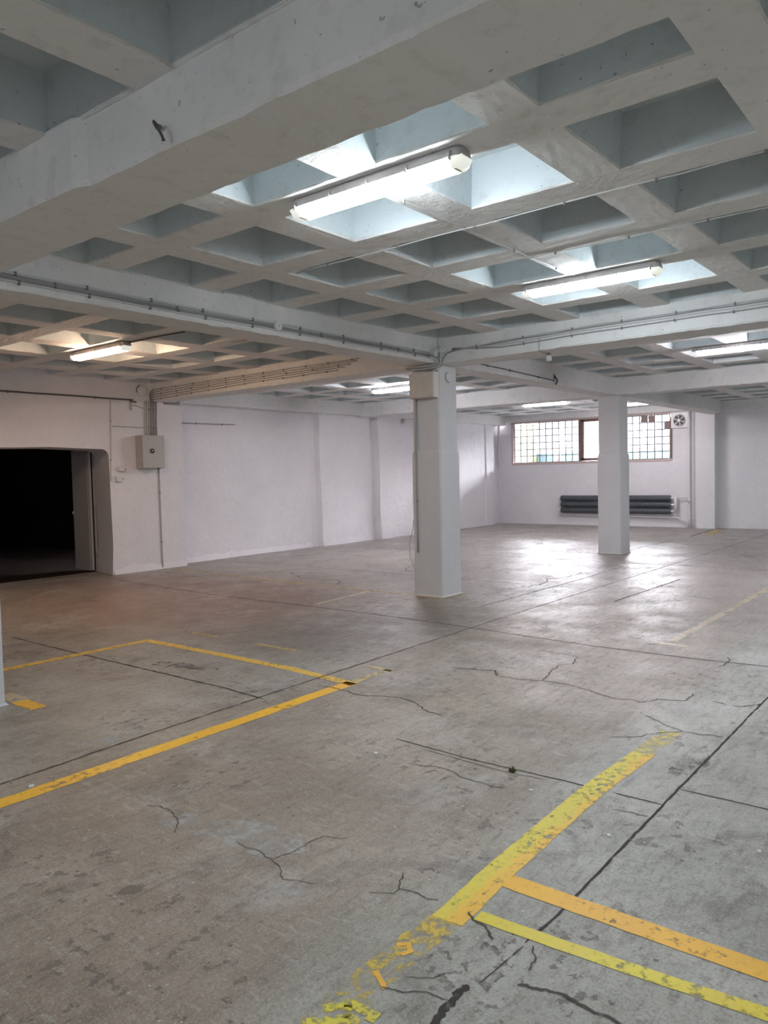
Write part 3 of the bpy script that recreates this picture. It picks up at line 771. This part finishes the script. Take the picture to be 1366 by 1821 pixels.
# blank round cover on the pillar's right face
t = thing('round_cover', 'round blank cover high on the right face of the near pillar', 'cover', (.24, .018, 2.845))
bm = bmesh.new(); tube(bm, [(0, 0, 0), (0, -.012, 0), (0, -.016, 0)], [.066, .066, .058], 24); obj('plate', bm, M_pill, t)
bm = bmesh.new()
ring_pts = [(.066 * math.cos(a), -.004, .066 * math.sin(a)) for a in [2 * math.pi * k / 24 for k in range(8, 21)]]
tube(bm, ring_pts, .006, 6); obj('painted_shadow_arc', bm, M_clip, t)  # dark half ring modelled as the shadow round the cover's edge

# steel box on the pillar
t = thing('distribution_box', 'beige square box mounted on the left face of the near pillar', 'electrical box', (.017, .205, 2.57))
bm = bmesh.new(); box(bm, -.115, 0, -.19, .19, 0, .325, .004); obj('body', bm, M_beige, t)
bm = bmesh.new(); box(bm, -.128, -.115, -.185, .185, .005, .318, .005); obj('lid', bm, M_beige, t)
for y_, z_ in ((-.16, .03), (.16, .03), (-.16, .295), (.16, .295)):
    bm = bmesh.new(); disc(bm, (-.129, y_, z_), 'x', .006, .006, 8); obj('screw', bm, M_ltgrey, t)
run('conduit', 'thin grey conduit running down the left face of the near pillar', 'conduit', [(-.008, .375, .57), (-.008, .372, 1.9), (.010, .368, 2.57)], .0105, M_cable_g, 1.0, face='z')
run('cable', 'thin loose cable sagging behind the foot of the near pillar', 'cable', [(.03, .47, 1.0), (.02, .48, .85), (-.01, .51, .70), (-.01, .51, .52), (.02, .48, .38), (.06, .47, .30)], .004, M_cable_g, straight=False)

# wall cabinet by the doorway
t = thing('electrical_cabinet', 'grey steel electrical cabinet with round meter window on the wall by the doorway', 'electrical box', (-.097, 6.2, 1.81))
bm = bmesh.new(); box(bm, -.23, .23, -.185, 0, 0, .575, .005); obj('body', bm, M_ltgrey, t)
bm = bmesh.new(); box(bm, -.225, .225, -.205, -.186, .006, .569, .006); dr = obj('door', bm, M_ltgrey, t)
bm = bmesh.new(); tube(bm, [(-.03, -.203, .30), (-.03, -.214, .30)], [.048, .046], 24); obj('meter_rim', bm, M_clip, dr)
bm = bmesh.new(); tube(bm, [(-.03, -.214, .30), (-.03, -.218, .30)], [.038, .034], 24); obj('meter_window', bm, M_black, dr)
bm = bmesh.new(); box(bm, -.045, -.015, -.2205, -.218, .292, .318); obj('meter_dial', bm, M_ltgrey, dr)
for z in (.08, .48):
    bm = bmesh.new(); tube(bm, [(-.232, -.19, z), (-.232, -.19, z + .05)], .007, 8); obj('hinge', bm, M_ltgrey, dr)
bm = bmesh.new(); box(bm, .14, .17, -.15, -.1, -.012, 0, .003); obj('cable_gland', bm, M_black, t)
gD = 'cables between the wall cabinet and the ceiling'
for k, x in enumerate((-.13, -.10, -.05, -.01, .02, .05, .085, .11)):
    run('cable', ['first', 'second', 'third', 'fourth', 'fifth', 'sixth', 'seventh', 'eighth'][k] + ' vertical cable from the left above the wall cabinet', 'cable', [(x, 6.185, 2.385), (x + .005, 6.188, 2.7), (x + .02, 6.185, 3.0)], .009 if k not in (0, 1) else .006, M_cable_g if k % 2 else M_ltgrey, .22 if k in (2, 5) else None, face='z', group=gD)
gE = 'cables bending from the beam down to the wall cabinet'
for k in range(5):
    run('cable', ['topmost', 'second', 'third', 'fourth', 'lowest'][k] + ' cable bending round the corner above the wall cabinet', 'cable', [(.02, 6.1, 3.195 - .042 * k), (.0, 6.16, 3.16 - .04 * k), (-.02 + .02 * k, 6.17, 3.09 - .03 * k), (.01 + .02 * k, 6.185, 2.99)], .008, M_cable_g, straight=False, group=gE)
run('conduit', 'grey conduit running from the wall cabinet down to the floor', 'conduit', [(.13, 6.188, 1.81), (.135, 6.188, 0.02)], .013, M_ltgrey, .8, face='z')
run('cable', 'dark cable along the foot of the wall beam above the doorway', 'cable', [(-6.1, 6.18, 2.998), (-.36, 6.18, 2.998)], .013, M_cable_d, 1.2, face='y')
run('cable', 'thin painted cable running down beside the doorway', 'cable', [(-.78, 6.193, 2.97), (-.80, 6.193, 2.3), (-.83, 6.193, 1.6)], .005, M_ltgrey, .6, face='z')
run('cable', 'thin horizontal cable left of the cabinet cables', 'cable', [(-.76, 6.192, 2.53), (-.14, 6.192, 2.525)], .006, M_cable_g, None)
run('cable', 'short cable from the bracket to the cabinet cables', 'cable', [(-.37, 6.19, 2.90), (-.30, 6.185, 2.905), (-.2, 6.19, 2.88), (-.12, 6.19, 2.86)], .007, M_cable_g, straight=False)
for k in range(4):
    run('cable', ['topmost', 'second', 'third', 'lowest'][k] + ' of four short horizontal cables right of the cabinet cables', 'cable', [(.28, 6.19, 3.022 - .018 * k), (.64, 6.19, 3.018 - .018 * k)], .006, M_cable_g if k else M_cable_d, None, group='four short cables by the wall corner')
run('conduit', 'thin horizontal conduit on the recessed wall', 'conduit', [(.92, 6.545, 2.672), (2.25, 6.565, 2.69)], .009, M_cable_g, .6, face='y')
t = thing('cable_bracket', 'small metal bracket at the end of the dark cable', 'bracket', (-.39, 6.2, 2.82))
bm = bmesh.new(); box(bm, -.02, .02, -.02, 0, 0, .17, .003); obj('plate', bm, M_ltgrey, t)
bm = bmesh.new(); box(bm, -.03, .10, -.035, -.018, .13, .16, .003); obj('arm', bm, M_clip, t)
def wbox(name, label, x, y, z, w, h, d, mat):
    t = thing(name, label, 'junction box', (x, y, z))
    bm = bmesh.new(); box(bm, -w / 2, w / 2, -d, 0, -h / 2, h / 2, .006); obj('body', bm, mat, t)
    bm = bmesh.new(); box(bm, -w * .42, w * .42, -d - .006, -d, -h * .42, h * .42, .004); obj('lid', bm, mat, t)
    bm = bmesh.new(); tube(bm, [(w / 2, -d / 2, 0), (w / 2 + .03, -d / 2, 0)], .01, 8); obj('gland', bm, M_clip, t)
    return t
wbox('wall_socket_box', 'upper small white box on the wall right of the doorway', -.64, 6.2, 1.80, .12, .07, .05, M_whitep)
wbox('wall_socket_box', 'lower small white box on the wall right of the doorway', -.69, 6.2, 1.635, .11, .10, .05, M_whitep)
t = wbox('wall_vent', 'tiny grey box high on the recessed wall left of the near pillar', 7.83, 6.5, 3.01, .10, .17, .04, M_ltgrey); t['category'] = 'vent'
# plaster lump where the beam meets the wall above the cabinet
t = thing('round_cover', 'round plastered disc above the wall cabinet cables', 'cover', (-.16, 6.2, 3.17))
bm = bmesh.new(); tube(bm, [(0, 0, 0), (0, -.03, 0), (0, -.045, 0)], [.10, .095, .07], 20); obj('plate', bm, M_wall, t)
bm = bmesh.new(); tube(bm, [(-.10 * math.cos(a), -.012, .10 * math.sin(a)) for a in [-.3 + .25 * k for k in range(7)]], .012, 6); obj('painted_shadow_arc', bm, M_clip, t)  # dark arc modelled as the shadow along the disc's edge
# cable lying along lamp above the doorway side
run('cable', 'thin dark cable from the warm lamp along the ceiling rib', 'cable', [(-2.66, 2.75, RZ - .012), (-2.64, 2.2, RZ - .010), (-2.6, 1.72, RZ - .010)], .008, M_cable_d, None)
run('cable', 'thin grey cable on the rib near the left beam', 'cable', [(-1.75, 1.9, RZ - .01), (-1.72, 1.2, RZ - .01), (-1.74, .45, RZ - .012)], .008, M_cable_g, None)
gR = 'thin wires clipped along the ceiling ribs'
run('cable', 'thin wire along the rib beside the second lamp', 'cable', [(-3.55, -4.9, RZ - .008), (-3.55, -3.1, RZ - .008), (-3.52, -1.0, RZ - .008)], .0045, M_cable, .6, face='x', group=gR)
run('cable', 'thin wire along the next rib behind the second lamp', 'cable', [(-2.56, -5.4, RZ - .008), (-2.57, -2.6, RZ - .008)], .0045, M_cable, .5, face='x', group=gR)
run('cable', 'thin wire crossing from the nearest lamp towards the far pillar beam', 'cable', [(-4.6, -2.68, RZ - .006), (-2.5, -2.66, RZ - .006), (-1.8, -2.68, RZ - .006)], .004, M_cable, .7, face='y', group=gR)

# hanging detector below the right-hand beam
t = thing('ceiling_detector', 'small white cylinder hanging below the beam right of the near pillar', 'detector', (.30, -1.38, 3.0))
bm = bmesh.new(); tube(bm, [(0, 0, 0), (0, 0, -.015)], .012, 8); obj('stem', bm, M_clip, t)
bm = bmesh.new(); tube(bm, [(0, 0, -.012), (0, 0, -.085), (0, 0, -.095)], [.036, .036, .028], 16); obj('body', bm, M_beige, t)
run('cable', 'short wire down the beam face to the hanging white cylinder', 'cable', [(.02, -1.40, 3.13), (.02, -1.40, 3.02), (.05, -1.39, 2.992), (.28, -1.38, 2.99)], .004, M_cable_g, straight=False)
t = thing('ceiling_hook', 'dark rusty hook on the beam between the two pillars', 'hook', (3.33, .03, 3.03))
bm = bmesh.new(); tube(bm, smooth_path([(0, 0, .09), (-.02, -.03, .07), (.01, -.045, .03), (.03, -.03, -.01), (.0, -.02, -.04)]), .012, 8); obj('stem', bm, M_cable_d, t)
bm = bmesh.new(); box(bm, -.03, .03, -.01, 0, .05, .12, .003); obj('plate', bm, M_clip, t)
run('cable', 'thin dark cable along the beam between the two pillars', 'cable', [(.9, .018, 3.10), (2.2, .018, 3.075), (3.3, .018, 3.05)], .007, M_cable_d, .6, face='y')
t = thing('hook_stub', 'bent dark steel stub sticking out of the wide beam overhead', 'hook', (-6.155, -2.82, 3.055))
bm = bmesh.new(); tube(bm, smooth_path([(.01, .02, .03), (-.025, .0, .035), (-.035, -.02, .012), (-.02, -.035, -.02), (-.0, -.03, -.045)]), .006, 7); obj('stem', bm, M_cable_d, t)
bm = bmesh.new(); tube(bm, [(.02, .02, .03), (.0, .02, .03)], .012, 8); obj('root', bm, M_clip, t)

# ------------------------------------------------------------------ window
win = bpy.data.objects.new('window_1', None); COL.objects.link(win); win.location = (13.05, 0, 0)
struct(win, 'long high window of small wired panes with a plain middle sash')
bm = bmesh.new()
box(bm, -.02, .09, 1.34, 6.24, 1.80, 1.865, .004)           # sill board
box(bm, -.02, .07, 1.34, 6.24, 3.075, 3.12, .004); box(bm, -.02, .07, 6.17, 6.24, 1.85, 3.1, .004)
obj('window_frame', bm, M_pink, win)
bm = bmesh.new(); box(bm, .0, .09, 1.34, 1.40, 1.86, 2.98, .004); obj('window_frame', bm, M_frame, win)['label'] = 'dark right jamb'
bm = bmesh.new(); box(bm, -.01, .09, 3.94, 4.03, 1.86, 3.08, .004); obj('window_frame', bm, M_frame, win)['label'] = 'brown mullion'
def lattice(y0, y1, ny, nz):
    bm = bmesh.new()
    for i in range(ny + 1):
        y = y0 + (y1 - y0) * i / ny + random.uniform(-.003, .003); box(bm, .045, .059, y - .009, y + .009, 1.865, 3.075)
    for k in range(nz + 1):
        z = 1.87 + (3.07 - 1.87) * k / nz; box(bm, .045, .059, y0, y1, z - .009, z + .009)
    return bm
obj('glazing_bars', lattice(4.04, 6.16, 10, 6), M_lead, win)['label'] = 'dark bars of the left panes'
obj('glazing_bars', lattice(1.41, 2.86, 7, 6), M_lead, win)['label'] = 'dark bars of the right panes'
# glass: thin, mostly clear, faint reflection
mg, nt, b, out = new_mat('thin window glass'); nt.nodes.remove(b)
tr = nt.nodes.new('ShaderNodeBsdfTransparent'); tr.inputs[0].default_value = (.93, .95, .95, 1)
gl = nt.nodes.new('ShaderNodeBsdfGlossy'); gl.inputs['Roughness'].default_value = .08
fr = nt.nodes.new('ShaderNodeFresnel'); fr.inputs[0].default_value = 1.45
mx = nt.nodes.new('ShaderNodeMixShader')
nt.links.new(fr.outputs[0], mx.inputs[0]); nt.links.new(tr.outputs[0], mx.inputs[1]); nt.links.new(gl.outputs[0], mx.inputs[2]); nt.links.new(mx.outputs[0], out.inputs[0])
mf, nt, b, out = new_mat('milky window glass'); nt.nodes.remove(b)
tr = nt.nodes.new('ShaderNodeBsdfTransparent'); tr.inputs[0].default_value = (.95, .93, .95, 1)
tl = nt.nodes.new('ShaderNodeBsdfTranslucent'); tl.inputs[0].default_value = (.9, .88, .9, 1)
mx = nt.nodes.new('ShaderNodeMixShader'); mx.inputs[0].default_value = .45
nt.links.new(tr.outputs[0], mx.inputs[1]); nt.links.new(tl.outputs[0], mx.inputs[2]); nt.links.new(mx.outputs[0], out.inputs[0])
for (y0, y1, m_) in ((4.04, 6.16, mg), (1.41, 2.86, mg), (3.02, 3.84, mf)):
    bm = bmesh.new(); box(bm, .061, .066, y0, y1, 1.87, 3.07); obj('pane', bm, m_, win)
bm = bmesh.new()
for a in ((-.025, .05, 3.86, 3.94, 1.88, 3.07), (-.025, .05, 2.92, 3.0, 1.88, 3.07), (-.025, .05, 2.92, 3.94, 1.875, 1.955), (-.025, .05, 2.92, 3.94, 3.0, 3.075)): box(bm, *a, .004)
obj('sash', bm, M_frame, win)['label'] = 'brown opening sash in the middle'
bm = bmesh.new(); box(bm, .03, .09, 2.86, 2.92, 1.86, 3.08, .004); obj('window_frame', bm, M_frame, win)['label'] = 'brown right mullion'
M_card = plain('brown cardboard patch', (.33, .25, .24), .9, noise=.3)
for (y0, y1, z0, z1) in ((2.02, 2.2, 2.87, 3.07), (1.80, 2.0, 2.86, 3.06), (1.40, 1.56, 2.66, 2.87)):
    bm = bmesh.new()
    ps = []
    for k in range(16):
        a = 2 * math.pi * k / 16; s = 1 / max(abs(math.cos(a)), abs(math.sin(a)))
        ps.append(((y0 + y1) / 2 + (y1 - y0) / 2 * math.cos(a) * s * random.uniform(.82, 1), (z0 + z1) / 2 + (z1 - z0) / 2 * math.sin(a) * s * random.uniform(.86, 1)))
    f = [bm.verts.new((.030, a, c)) for a, c in ps]; g_ = [bm.verts.new((.038, a, c)) for a, c in ps]
    bm.faces.new(f); bm.faces.new(g_[::-1])
    for k in range(16): bm.faces.new((f[k], f[(k + 1) % 16], g_[(k + 1) % 16], g_[k]))
    obj('patch', bm, M_card, win)['label'] = 'brown patch over a broken pane'
# painted-over glass blocks right of the window
bm = bmesh.new()
for i in range(2):
    for k in range(6):
        y0 = .905 + .224 * i; z0 = 1.87 + .204 * k
        box(bm, .025, .30, y0 + .004, y0 + .22, z0 + .004, z0 + .200, .006)
box(bm, .033, .29, .90, 1.345, 1.85, 3.10)
bm2 = obj('painted_blocks', bm, M_wall, win); bm2['label'] = 'white painted-over glass blocks'

# extractor fan
t = thing('extractor_fan', 'round extractor fan in a white square plate right of the window', 'fan', (13.03, 1.13, 2.875))
bm = bmesh.new(); box(bm, -.02, .04, -.24, .22, -.2, .22, .004); obj('plate', bm, M_whitep, t)
bm = bmesh.new(); tube(bm, [(-.021, 0, 0), (-.024, 0, 0)], .148, 28); obj('opening', bm, M_black, t)
bm = bmesh.new()
tube(bm, [(-.032, .150 * math.cos(2 * math.pi * k / 28), .150 * math.sin(2 * math.pi * k / 28)) for k in range(29)], .011, 8); obj('rim', bm, M_ltgrey, t)
bm = bmesh.new(); tube(bm, [(-.024, 0, 0), (-.06, 0, 0), (-.066, 0, 0)], [.045, .045, .035], 18); obj('hub', bm, M_whitep, t)
for k in range(6):
    a0 = 2 * math.pi * k / 6 + .3
    bm = bmesh.new(); vs = []
    for r_, da, xo in ((.04, -.25, -.03), (.135, -.14, -.028), (.138, .20, -.05), (.04, .25, -.045)):
        vs.append((xo, r_ * math.cos(a0 + da), r_ * math.sin(a0 + da)))
    lo = [bm.verts.new(v) for v in vs]; hi = [bm.verts.new((v[0] - .003, v[1], v[2])) for v in vs]
    bm.faces.new(lo); bm.faces.new(hi[::-1])
    for q in range(4): bm.faces.new((lo[q], lo[(q + 1) % 4], hi[(q + 1) % 4], hi[q]))
    obj('blade', bm, M_whitep, t)

# radiator of three finned tubes
t = thing('finned_radiator', 'grey wall radiator of three ribbed horizontal tubes below the window', 'radiator', (12.92, 2.9, 0))
for zc in (.79, .615, .44):
    bm = bmesh.new(); pts = []; rr = []
    y = -1.56
    while y < 1.63:
        pts += [(0, y, zc), (0, y + .004, zc), (0, y + .018, zc), (0, y + .022, zc)]; rr += [.060, .083, .083, .060]; y += .036
    pts.append((0, y, zc)); rr.append(.06)
    tube(bm, pts, rr, 14)
    for f in bm.faces: f.smooth = False
    o = obj('finned_tube', bm, M_tin, t)
    bm = bmesh.new(); tube(bm, [(0, -1.68, zc), (0, -1.55, zc)], .03, 10); obj('end_flange', bm, M_whitep, o)
    bm = bmesh.new(); tube(bm, [(0, 1.62, zc), (0, 1.70, zc)], .035, 10); obj('end_flange', bm, M_whitep, o)
bm = bmesh.new(); tube(bm, [(0, -1.69, .40), (0, -1.69, .86)], .042, 12); obj('manifold', bm, M_whitep, t)
for y in (-1.2, 0, 1.3):
    bm = bmesh.new(); box(bm, .06, .12, y - .02, y + .02, .36, .86, .003); obj('wall_bracket', bm, M_whitep, t)
run('heating_pipe', 'low white heating pipe running under the radiator', 'pipe', [(12.97, 4.62, .305), (12.97, 1.15, .262), (12.97, 1.10, .20), (12.98, .95, .13)], .02, M_whitep, None)
run('heating_pipe', 'short upper pipe linking the radiator to the riser', 'pipe', [(12.94, 1.2, .80), (12.96, 1.0, .815), (12.97, .88, .80)], .018, M_whitep, None)
t = run('heating_pipe', 'tall white riser pipe beside the pilaster right of the window', 'pipe', [(12.97, .87, .01), (12.97, .87, 3.12)], .028, M_whitep, None)
bm = bmesh.new(); tube(bm, [(12.97, .87, .70), (12.97, .87, .78)], .04, 10); obj('coupling', bm, M_whitep, t)
bm = bmesh.new(); tube(bm, [(12.94, .87, .66), (12.91, .87, .66)], .012, 8); obj('valve', bm, M_clip, t)
run('heating_pipe', 'thinner white pipe just right of the riser by the pilaster', 'pipe', [(12.99, .78, .01), (12.99, .78, 3.12)], .014, M_whitep, None)
run('heating_pipe', 'white pipe in the far left corner beside the window', 'pipe', [(12.93, 6.62, 1.75), (12.93, 6.62, 3.12), (12.90, 6.62, 3.2), (12.7, 6.62, 3.24)], .035, M_whitep, None, wob=0)

# ------------------------------------------------------------------ litter on the floor
for (x, y, s, lb) in ((-4.762, -3.769, .011, 'small white paint chip near the moss by the right joint'), (-6.229, -1.605, .014, 'white paint chip beside the left end of the orange line'), (-4.811, -2.8, .012, 'white paint chip in the middle of the foreground'), (-5.0, -4.271, .012, 'white paint chip between the yellow line and the joint'), (-4.773, -4.825, .010, 'white paint chip near the right edge')):
    bm = bmesh.new(); vs = [(s * 1.5 * math.cos(a) * random.uniform(.6, 1.1), s * math.sin(a) * random.uniform(.6, 1.1)) for a in [2 * math.pi * k / 7 for k in range(7)]]
    lo = [bm.verts.new((a, c, 0)) for a, c in vs]; hi = [bm.verts.new((a * .85, c * .85, .004 + random.uniform(0, .003))) for a, c in vs]
    bm.faces.new(lo[::-1]); bm.faces.new(hi)
    for k in range(7): bm.faces.new((lo[k], lo[(k + 1) % 7], hi[(k + 1) % 7], hi[k]))
    o = obj('paint_chip', bm, M_whitep); o.location = (x, y, .0005); o.rotation_euler.z = random.uniform(0, 3); tag(o, lb, 'paint chip', 'paint chips on the floor')
bm = bmesh.new()
for k in range(60):
    a = random.uniform(0, 6.28); r = random.uniform(0, .02); h = random.uniform(.008, .028); b2 = random.uniform(-.012, .012)
    x, y = r * math.cos(a), r * math.sin(a)
    tube(bm, [(x, y, 0), (x + b2 * .4, y + b2 * .3, h * .6), (x + b2, y + b2, h)], [.0025, .002, .0006], 4)
o = obj('moss_tuft', bm, plain('moss green', (.10, .11, .04), .9)); o.location = (-4.596, -3.571, 0); tag(o, 'tiny tuft of green moss growing in the floor joint', 'moss')

# ------------------------------------------------------------------ outside the window
bm = bmesh.new(); box(bm, 13.4, 40, -20, 30, 1.3, 1.45)
struct(obj('ground_outside', bm, plain('pale yard paving', (.10, .10, .105), .9)), 'pale yard outside the window').name = 'floor_yard'
bm = bmesh.new(); box(bm, 13.36, 16.3, -14, 12, 3.30, 3.42)
struct(obj('trim_3', bm, plain('grey eave', (.3, .3, .3), .9)), 'eave over the window outside')
o = thing('boundary_fence', 'teal fence seen blurred through the window', 'fence', (20, 2, 1.45))
for k in range(14):
    bm = bmesh.new(); box(bm, 0, .04, -9 + k * 1.5, -7.56 + k * 1.5, 0, .86, .01); obj('fence_panel', bm, plain('teal paint', (.008, .020, .021), .7) if k == 0 else bpy.data.materials['teal paint'], o)
o = thing('yellow_kiosk', 'yellow structure seen blurred through the left window panes', 'kiosk', (19.3, 9.35, 1.45))
bm = bmesh.new(); box(bm, 0, .6, -.42, .42, .35, 2.0, .02); obj('body', bm, plain('yellow paint', (.025, .027, .008), .6), o)
bm = bmesh.new(); box(bm, -.05, .65, -.47, .47, 2.0, 2.08, .01); obj('roof', bm, plain('kiosk roof', (.5, .5, .4), .6), o)
bm = bmesh.new(); box(bm, .1, .5, -.3, .3, 0, .35); obj('plinth', bm, plain('kiosk plinth', (.4, .4, .4), .9), o)
o = thing('red_post', 'reddish post seen blurred through the left window panes', 'post', (19.0, 7.6, 1.45))
bm = bmesh.new(); tube(bm, [(0, 0, 0), (0, 0, 1.25)], .14, 12); obj('post', bm, plain('red paint', (.028, .012, .016), .6), o)
bm = bmesh.new(); tube(bm, [(0, 0, 1.25), (0, 0, 1.33)], [.14, .06], 12); obj('cap', bm, bpy.data.materials['red paint'], o)

o = thing('added_sky_block_building', 'dark building added across the yard to block bright sky behind the window', 'building', (34, 3, 1.45))  # added to hold back the sky so the glazing bars show
bm = bmesh.new(); box(bm, 0, 8, -22, 22, 0, 4.0); obj('wall', bm, plain('neighbour render', (.027, .0265, .028), .9), o)
bm = bmesh.new(); box(bm, -.3, 8.3, -22.3, 22.3, 4.0, 4.2); obj('roof', bm, plain('neighbour roof', (.05, .05, .05), .9), o)
M_ng = plain('neighbour window', (.020, .022, .028), .4)
for k in range(9):
    bm = bmesh.new(); box(bm, -.02, .05, -18 + 4 * k, -16.2 + 4 * k, 1.3, 2.7); obj('window', bm, M_ng, o)

# ------------------------------------------------------------------ daylight
w = bpy.data.worlds.new('overcast sky'); S.world = w; w.use_nodes = True
bg = w.node_tree.nodes['Background']; bg.inputs[0].default_value = (.96, .93, 1.0, 1); bg.inputs[1].default_value = 10.0

# ------------------------------------------------------------------ camera
cam = bpy.data.cameras.new('camera'); co = bpy.data.objects.new('camera', cam); COL.objects.link(co)
yaw, pitch, roll = map(math.radians, (38.63, -2.76, -1.319))
f = Vector((math.cos(pitch) * math.cos(yaw), math.cos(pitch) * math.sin(yaw), math.sin(pitch)))
r = f.cross(Vector((0, 0, 1))).normalized(); u = r.cross(f)
c, s = math.cos(roll), math.sin(roll)
r2 = r * c + u * s; u2 = u * c - r * s
m = Matrix((r2, u2, -f)).transposed().to_4x4(); m.translation = (-8.167, -5.585, 1.6)
co.matrix_world = m
cam.sensor_fit = 'VERTICAL'; cam.sensor_height = 36; cam.lens = 36 * 1369.7 / 1821
cam.clip_start = .05; cam.clip_end = 200
S.camera = co
S.view_settings.view_transform = 'Standard'; S.view_settings.look = 'None'
S.view_settings.gamma = 1; S.view_settings.use_curve_mapping = False
S.view_settings.exposure = 3.08
